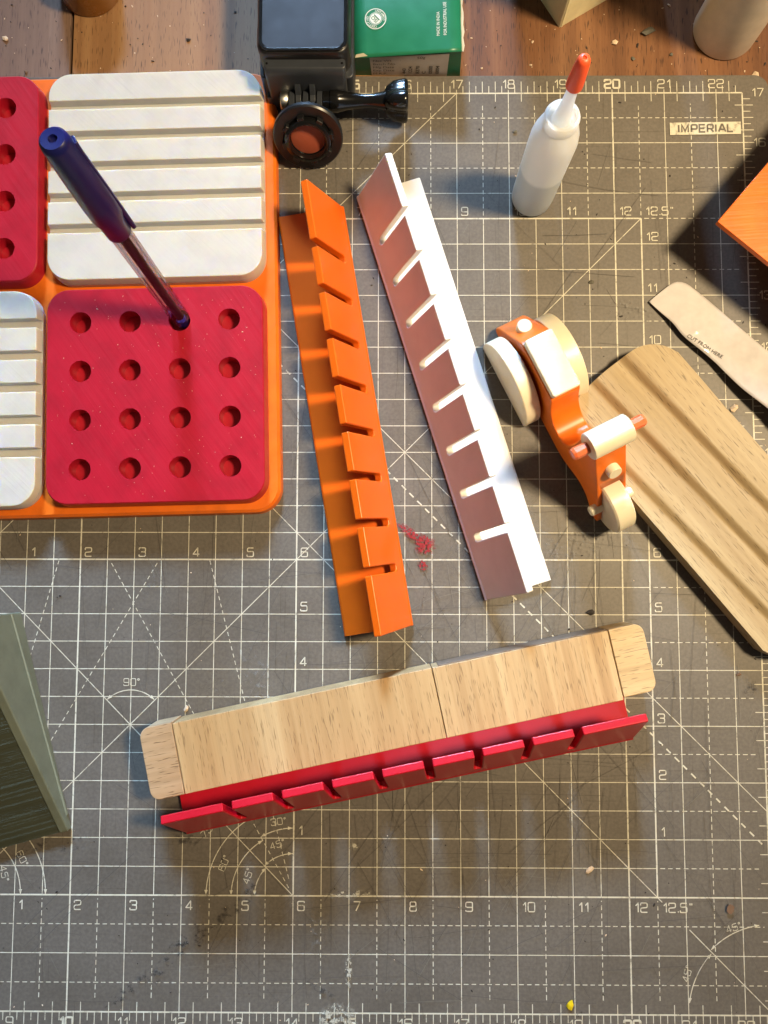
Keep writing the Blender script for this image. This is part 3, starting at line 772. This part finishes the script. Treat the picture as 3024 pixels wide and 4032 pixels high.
# local x runs back along the ramp, local y to its far side
D, WD = 3.98, 5.0
def rz_(t): return .13 + .415 * t
V, F = [], []; rr_ = random.Random(3); t0 = 0.0
while t0 < D - .03:
    t1 = min(D, t0 + rr_.choice((.024, .03, .03, .036, .05, .07))); z = rz_(t0) + rr_.choice((.004, .010, .010, .018))
    for t, zz in ((t0, z), (t1 - .003, z + .004)): V += [(t, .16, zz), (t, WD, zz + rr_.uniform(-.004, .004))]
    t0 = t1
for i in range(len(V) // 2 - 1): F.append((2 * i, 2 * i + 1, 2 * i + 3, 2 * i + 2))
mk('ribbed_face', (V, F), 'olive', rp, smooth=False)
side = [(0, 0), (D, 0), (D, rz_(D)), (0, rz_(0))]
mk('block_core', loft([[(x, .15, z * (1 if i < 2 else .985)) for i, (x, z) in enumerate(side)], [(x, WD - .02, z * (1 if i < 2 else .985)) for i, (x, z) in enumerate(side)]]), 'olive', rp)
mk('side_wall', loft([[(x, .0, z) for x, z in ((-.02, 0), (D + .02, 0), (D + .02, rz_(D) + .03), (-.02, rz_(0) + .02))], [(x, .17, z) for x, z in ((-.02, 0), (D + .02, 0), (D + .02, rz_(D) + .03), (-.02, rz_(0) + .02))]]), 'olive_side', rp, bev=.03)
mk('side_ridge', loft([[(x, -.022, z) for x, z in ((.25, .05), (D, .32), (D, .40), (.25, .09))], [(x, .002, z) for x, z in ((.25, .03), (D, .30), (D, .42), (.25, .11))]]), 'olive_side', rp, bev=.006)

# ------------------------------------------------------------------ action camera with mount
AO = (14.2, 17.6, 0)
ac = thing('action_camera', AO, 0, 'black action camera lying screen up in a frame with a thumbscrew mount', 'camera')
mk('camera_body', loft([[(x, y, z) for x, y in rrect(13.36 + i, 16.87 + i, 15.0 - i, 19.3 - i, .22)] for z, i in ((.12, .03), (.3, 0), (1.28, 0), (1.335, .03), (1.345, .06))]), 'black', ac, AO)
rim_o, rim_i = rrect(13.40, 16.91, 14.96, 19.26, .20), rrect(13.45, 16.965, 14.905, 19.2, .16)
mk('screen_rim', loft([[(x, y, 1.34) for x, y in rim_o], [(x, y, 1.375) for x, y in rim_o], [(x, y, 1.375) for x, y in rim_i], [(x, y, 1.34) for x, y in rim_i]], False, False), 'black_gloss', ac, AO, bev=.008)
mk('screen', prism(rrect(13.46, 16.975, 14.895, 19.19, .15), 1.34, 1.362), 'screen', ac, AO)
mk('frame', prism(rrect(13.33, 16.80, 15.05, 19.35, .1), 0, .78), 'black_matte', ac, AO, bev=.03)
mk('latch_plate', loft([[(x, y, z) for x, y in rrect(13.465, 16.64 + i, 14.92, 16.89, .06, 4)] for z, i in ((.35, .02), (1.06, .0), (1.15, .03), (1.19, .08))]), 'black_matte', ac, AO, bev=.015)
for x in (13.52, 14.86): mk('latch_screw', xf(lathe([(.022, 0), (.02, .01)], 12), Matrix.Translation((x, 16.80, 1.187))), 'black_gloss', ac, AO)
mk('frame_foot', prism(rrect(13.40, 16.66, 14.98, 16.81, .05), .0, .40), 'black_matte', ac, AO, bev=.03)
ax_y, ax_z = 16.537, .50
def finger(x, ya, yb, za, zb, w, name):
    pts = [(ya, za + .1), (ya, za - .16), (ax_y - (.0), ax_z - .17)]
    # plate in the y-z plane, rounded round the screw
    P = []
    for i in range(13):
        a = R(90 + 180 * i / 12) if ya > ax_y else R(-90 + 180 * i / 12)
        P.append((ax_y + .17 * math.cos(a), ax_z + .17 * math.sin(a)))
    if ya > ax_y: P = P + [(ya, za - .17), (ya, za + .17)]
    else: P = P + [(ya, za + .17), (ya, za - .17)]
    return mk(name, loft([[(x - w / 2, y, z) for y, z in P], [(x + w / 2, y, z) for y, z in P]]), 'black_matte', ac, AO, bev=.012)
for x in (14.021, 14.287): finger(x, 16.68, 0, .72, 0, .105, 'mount_finger')
for x in (13.902, 14.154, 14.413): finger(x, 15.92, 0, .62, 0, .10, 'mount_prong')
axm = frame_z((0, ax_y, ax_z), (1, 0, 0), (0, 1, 0))
mk('thumbscrew', xf(lathe([(.06, 13.75), (.06, 14.47), (.165, 14.475), (.17, 14.60), (.195, 14.61), (.20, 14.74), (.185, 14.78), (.15, 14.95), (.115, 15.22), (.125, 15.42), (.16, 15.60), (.17, 15.64)], 36), axm), 'black_gloss', ac, AO)
# winged head of the thumbscrew
loops = []
for xx, s in ((15.60, .45), (15.66, .72), (15.78, .95), (15.98, 1.05), (16.03, 1.02), (16.05, .92)):
    L_ = []
    for i in range(48):
        a = 2 * math.pi * i / 48; r = (.31 + .085 * math.cos(3 * (a - R(90)))) * s
        L_.append((xx, ax_y + r * math.sin(a), ax_z + r * math.cos(a)))
    loops.append(L_)
mk('thumbscrew_head', loft(loops), 'black_gloss', ac, AO, ang=60)
mk('lock_nut', xf(lathe([(.15, 13.68), (.18, 13.70), (.18, 13.80), (.15, 13.84)], 24), axm), 'steel', ac, AO)
dm = frame_z((14.205, 15.79, .60), (0, -.906, .423), (0, .423, .906))
def ringgeo(prof, n=56): return loft([[(r * math.cos(2 * math.pi * i / n), r * math.sin(2 * math.pi * i / n), z) for i in range(n)] for r, z in prof], False, False)
mk('mount_disc', xf(lathe([(.55, -.07), (.64, -.05), (.645, .03), (.62, .06), (.45, .06), (.44, .04), (.0, .04)], 56, True, False), dm), 'black', ac, AO)
mk('mount_collar', xf(ringgeo([(.42, .03), (.42, .16), (.39, .18), (.335, .18), (.325, .15), (.325, .055), (.30, .05)]), dm), 'black_gloss', ac, AO)
for k in range(8):
    a = R(45 * k + 12); mk('grip_tab', xf(box(-.06, .41, .05, .06, .475, .165), dm @ Matrix.Rotation(a, 4, 'Z')), 'black', ac, AO, bev=.012)
mk('adhesive_pad', xf(lathe([(.31, .045), (.31, .058), (.30, .062)], 40), dm), 'sticker', ac, AO)

# ------------------------------------------------------------------ green carton
GO = (16.0, 18.9, TZ)
gb = thing('green_carton', GO, 0, 'worn green card carton with white certification seal and price label', 'carton')
V = [(15.0, 17.46, TZ), (17.08, 17.43, TZ), (17.02, 20.6, TZ), (14.92, 20.6, TZ), (15.05, 17.40, .50), (17.04, 17.39, .68), (16.97, 20.6, .70), (14.98, 20.6, .62)]
mk('carton_body', (V, [(0, 3, 2, 1), (0, 1, 5, 4), (1, 2, 6, 5), (2, 3, 7, 6), (3, 0, 4, 7)]), 'carton_side', gb, GO, smooth=False)
# lid panel: a bilinear sheet, slightly proud
def gz(x, y):
    u = (x - 15.05) / 2.0; v = min(1, (y - 17.4) / .5); return (.50 * (1 - u) + .68 * u) * (1 - v) + v * (.63 + .06 * u)
V, F = [], []
for j in range(9):
    y = 17.37 + 3.2 * (j / 8) ** 1.8
    for i in range(9): x = 15.04 + (2.01) * i / 8 - .0 * y; V.append((x - (y - 17.4) * .022, y, gz(x, y) + .012))
for j in range(8):
    for i in range(8): q = j * 9 + i; F.append((q, q + 1, q + 10, q + 9))
o = mk('carton_top', (V, F), 'carton', gb, GO); so = o.modifiers.new('t', 'SOLIDIFY'); so.thickness = .012 * IN; so.offset = -1
V = []
for j in range(26):
    y = 17.38 + 3.2 * j / 25; x = 17.05 - (y - 17.4) * .022; V += [(x - .012, y, gz(17.05, y) + .014), (x + random.uniform(.015, .055), y, gz(17.05, y) + random.uniform(-.03, .01))]
mk('torn_flap', (V, [(2 * i, 2 * i + 1, 2 * i + 3, 2 * i + 2) for i in range(25)]), 'card_edge', gb, GO)
mk('torn_corner', ([(15.06, 17.375, .51), (15.30, 17.385, .545), (15.22, 17.43, .565), (15.08, 17.42, .535)], [(0, 1, 2, 3)]), 'card_edge', gb, GO)
def on_top(geo, dz=.02): return [(x, y, gz(x, y) + dz) for x, y, z in geo[0]], geo[1]
lx, ly = 15.445, 18.033
sheet('seal_ring', on_top(ribbon(arc(lx, ly, .192, 0, 360, 48)[:-1], .014, 0, True)), 'ink_white', gb, GO)
sheet('seal_ring', on_top(ribbon(arc(lx, ly, .118, 0, 360, 40)[:-1], .008, 0, True)), 'ink_white', gb, GO)
sheet('seal_disc', on_top(([(lx, ly, 0)] + [(*p, 0) for p in arc(lx, ly, .103, 0, 360, 40)[:-1]], [(0, i + 1, (i + 1) % 40 + 1) for i in range(40)])), 'ink_white', gb, GO)
g = xf(text_geo('ISO', .098, .012, 'CENTER'), plane_mat((lx, ly, 0), R(132)) @ Matrix.Translation((0, -.005, 0)))
sheet('seal_lettering', on_top(g, .026), 'carton_side', gb, GO)
g = xf(ribbon([(-.075, -.030), (.075, -.030)], .022, 0), plane_mat((lx, ly, 0), R(132)))
sheet('seal_stripe', on_top(g, .024), 'carton_side', gb, GO)
def ring_text(txt, a0, a1, outward):
    G = ([], [])
    for i, ch in enumerate(txt):
        a = R(a0 + (a1 - a0) * i / (len(txt) - 1)); rr_ = .155
        px, py = lx + (rr_) * math.cos(a), ly + rr_ * math.sin(a)
        G = join(G, xf(text_geo(ch, .058, .012, 'CENTER'), plane_mat((px, py, 0), a - R(90) if outward else a + R(90)) @ Matrix.Translation((0, -.02, 0))))
    return G
sheet('seal_lettering', on_top(ring_text('CERTIFIED', 272, 168, True)), 'ink_white', gb, GO)
sheet('seal_lettering', on_top(ring_text('COMPANY', -8, 88, False)), 'ink_white', gb, GO)
sheet('carton_lettering', on_top(xf(text_geo('MADE IN INDIA', .083, 0, 'LEFT', .80), plane_mat((16.635, 17.675, 0), R(90.5)))), 'ink_white', gb, GO)
sheet('carton_lettering', on_top(xf(text_geo('FOR INDUSTRIAL USE', .083, .006, 'LEFT', .80), plane_mat((16.765, 17.685, 0), R(91)))), 'ink_white', gb, GO)
# price label on the front face
def front(x, s):           # s: 0 at the table, 1 at the top edge
    u = (x - 15.0) / 2.06; zt_ = .50 * (1 - u) + .68 * u
    return (x, 17.46 - .03 * u - .05 * s - .006, TZ + s * (zt_ - TZ))
V = [front(15.36, .02), front(16.82, .02), front(16.82, .93), front(15.33, .90)]
mk('price_label', (V, [(0, 1, 2, 3)]), 'paper', gb, GO)
def front_text(txt, x, s, size, squash=1.3):
    g = text_geo(txt, size, 0.0, 'LEFT', squash)
    vs = []
    for a, b_, c_ in g[0]:
        p = front(x + a, s + b_ / .65); vs.append((p[0], p[1] - .006, p[2]))
    sheet('label_lettering', (vs, g[1]), 'ink_black', gb, GO)
for k, t_ in enumerate(('Net Wt', 'Batch No.', 'Mfg Date', 'Exp Date', 'M.R.P.')): front_text(t_, 15.385, .70 - k * .155, .085)
front_text('50g', 16.22, .78, .085)
for k in range(5): front_text(':', 15.90, .70 - k * .155, .06)
for x, t_ in ((16.02, '443'), (16.14, '1224'), (16.28, 'B270'), (16.40, 'C'), (16.53, '0000'), (16.66, '0004')):
    g = xf(text_geo(t_, .10, .010, 'LEFT', 1.0), Matrix.Rotation(R(90), 4, 'Z'))
    vs = [((lambda p: (p[0], p[1] - .007, p[2]))(front(x + a, .12 + b_ * 1.7))) for a, b_, c_ in g[0]]
    sheet('label_lettering', (vs, g[1]), 'ink_black', gb, GO)

# ------------------------------------------------------------------ other things at the back of the table
CO = (19.03, 18.418, TZ)
cb = thing('cream_carton', CO, math.atan2(.522, .853), 'pale cream cardboard carton standing on the table behind the glue bottle', 'carton')
mk('carton_body', prism(rrect(0, 0, 2.3, 2.0, .03, 3), 0, 4.6), 'cream_box', cb)
mk('corner_fold', box(.035, -.012, 0, .075, .004, 4.58), 'cream_box', cb, bev=.004)
mk('carton_flap', box(.05, .05, 4.59, 2.25, 1.95, 4.63), 'cream_box', cb)
cy = thing('plastic_tube', (22.24, 18.33, TZ), 0, 'off-white round plastic container standing on the table past the mat corner', 'container')
mk('tube_wall', lathe([(.55, 0), (.60, .015), (.615, .06), (.615, 4.0), (.59, 4.05)], 56), 'cylinder', cy)
mk('screw_lid', lathe([(.60, 4.04), (.64, 4.06), (.64, 4.5), (.6, 4.54)], 56), 'cylinder', cy)
am = thing('amber_tape_roll', (9.80, 19.28, TZ), 0, 'brown amber tape roll at the back of the table over the plank gap', 'tape roll')
mk('tape', loft([[(r * math.cos(2 * math.pi * i / 48), r * math.sin(2 * math.pi * i / 48), z) for i in range(48)] for r, z in ((.42, 0), (.60, 0), (.62, .02), (.62, .68), (.60, .70), (.42, .70), (.42, 0))], False, False), 'amber', am)
mk('cardboard_core', loft([[(r * math.cos(2 * math.pi * i / 40), r * math.sin(2 * math.pi * i / 40), z) for i in range(40)] for r, z in ((.36, 0), (.42, .0), (.42, .71), (.36, .71), (.36, 0))], False, False), 'card_edge', am)

# ------------------------------------------------------------------ crumbs, chips and grit
def lump(r, seedv, flat=.6, stretch=1.0):
    bm = bmesh.new(); bmesh.ops.create_icosphere(bm, subdivisions=1, radius=1); rnd = random.Random(seedv)
    V = []
    for v in bm.verts:
        k = 1 + rnd.uniform(-.38, .32); V.append((v.co.x * r * stretch * k, v.co.y * r * k, (v.co.z * k + .8) * r * flat))
    F = [tuple(x.index for x in f.verts) for f in bm.faces]; bm.free(); return V, F
chips = [
 ('grey_cocoon', 20.771, 18.313, TZ, .085, 35, 1.9, 'crumb_grey', 'shrivelled grey-green scrap lying on the brown table', 'debris'),
 ('wood_crumb', 20.109, 18.094, TZ, .06, 10, 1.0, 'crumb_pale', 'pale crumb lying between the cream carton and the mat', 'debris'),
 ('wood_crumb', 20.458, 17.77, TZ, .045, -30, 1.4, 'crumb_grey', 'small grey seed-like crumb on the table by the mat edge', 'debris'),
 ('wood_crumb', 21.202, 17.855, TZ, .042, 0, 1.0, 'crumb_grey', 'round dark grit on the table before the off-white container', 'debris'),
 ('wood_crumb', 22.822, 17.45, TZ, .06, -50, 1.3, 'crumb_pale', 'pale chip lying at the rounded corner of the mat', 'debris'),
 ('wood_crumb', 15.801, 15.454, 0, .052, 20, 1.2, 'crumb_brown', 'brown crumb on the mat above the white gauge tip', 'debris'),
 ('wood_crumb', 18.127, 16.23, 0, .045, 0, 1.1, 'crumb_grey', 'grey grit on the mat beside the glue bottle', 'debris'),
 ('wood_crumb', 19.53, 13.255, 0, .05, 0, 1.4, 'crumb_grey', 'dark crumb on the mat behind the toy scooter', 'debris'),
 ('wood_crumb', 19.411, 7.042, 0, .05, 20, 2.0, 'crumb_dark', 'black flake on the mat between the fluted board and the wooden bar', 'debris'),
 ('wood_crumb', 22.066, 5.929, 0, .042, 0, 1.2, 'crumb_brown', 'brown crumb on the mat past the end of the fluted board', 'debris'),
 ('wood_crumb', 11.755, 18.184, TZ, .045, 0, 1.2, 'crumb_dark', 'dark crumb on the amber table plank behind the white tile', 'debris'),
 ('wood_crumb', 8.148, 18.218, TZ, .05, 0, 1.3, 'crumb_pale', 'pale bead on the grey-brown table plank', 'debris'),
 ('wood_crumb', 8.58, 17.53, TZ, .04, 0, 1.0, 'crumb_brown', 'brown crumb on the grey table plank behind the red tile', 'debris'),
 ('foil_chip', 22.143, 10.838, 0, .06, 60, 1.6, 'crumb_pale', 'thin pale chip on the mat between the foil strip and fluted board', 'debris'),
 ('yellow_flake', 18.916, .165, 0, .062, 75, 1.6, 'yellow', 'tiny yellow plastic flake by the mat ruler', 'debris'),
 ('pale_shaving', 19.298, 2.472, 0, .05, 40, 1.8, 'crumb_pale', 'curled pale shaving on the mat grid near the red gauge', 'debris'),
 ('wood_splinter', 12.02, 5.28, 0, .045, 70, 1.6, 'crumb_pale', 'tiny splinter standing off the back of the wooden bar', 'debris'),
]
for i, (nm, x, y, z, r, a, s, mt, lb, ct) in enumerate(chips):
    o = mk(nm, lump(r, i + 40, .55, s), mt, smooth=False); o.location = Vector((x, y, z - .004)) * IN; o.rotation_euler = (0, 0, R(a)); tag(o, lb, ct, 'loose crumbs and chips')
def grit(n, mt, name, label, seedv, rng, zf, rmin=.006, rmax=.018):
    rnd = random.Random(seedv); G = ([], [])
    for i in range(n):
        x, y = rnd.uniform(rng[0], rng[2]), rnd.uniform(rng[1], rng[3]); r = rnd.uniform(rmin, rmax) * (1 if rnd.random() < .9 else 1.6)
        z = zf(x, y)
        if z is None: continue
        V, F = lump(r, rnd.random(), .6, rnd.choice((1, 1, 1.5, 2.2))); a = rnd.uniform(0, 6.3)
        G = join(G, ([(x + p[0] * math.cos(a) - p[1] * math.sin(a), y + p[0] * math.sin(a) + p[1] * math.cos(a), p[2] + z) for p in V], F))
    o = mk(name, G, mt, smooth=False, kind='stuff'); tag(o, label, 'grit'); return o
onmat = lambda x, y: 0.0 if (x < 22.95 and y < 17.3) else None
ontab = lambda x, y: TZ
grit(330, 'crumb_dark', 'dark_grit', 'fine dark grit scattered over the cutting mat', 21, (8.6, -.3, 22.9, 17.2), onmat, .005, .014)
grit(130, 'crumb_pale', 'pale_sawdust', 'fine pale sawdust specks scattered over the cutting mat', 22, (8.6, -.3, 22.9, 17.2), onmat, .004, .010)
grit(110, 'crumb_pale', 'table_sawdust', 'fine pale sawdust specks on the wooden table', 23, (8.0, 17.45, 23.2, 19.2), ontab, .005, .014)
grit(60, 'crumb_dark', 'table_grit', 'fine dark specks on the wooden table', 24, (8.0, 17.45, 23.2, 19.2), ontab, .006, .016)

ca_, sa_ = math.cos(TA), math.sin(TA)
def ontile(x, y):
    dx, dy = x - TR[0], y - TR[1]; u, w = dx * ca_ + dy * sa_, -dx * sa_ + dy * ca_
    if not (.2 < u < 3.95 and -3.95 < w < -.2): return None
    a, b_ = (u - 2.07) / .905 + 1.5, (w + 2.07) / .90 + 1.5
    if abs(a - round(a)) < .25 and abs(b_ - round(b_)) < .25: return None
    return TT - .006
grit(240, 'crumb_pale', 'tile_dust', 'fine pale dust specks on the red tile holding the pen', 31, (9.3, 8.9, 13.6, 13.1), ontile, .003, .007)
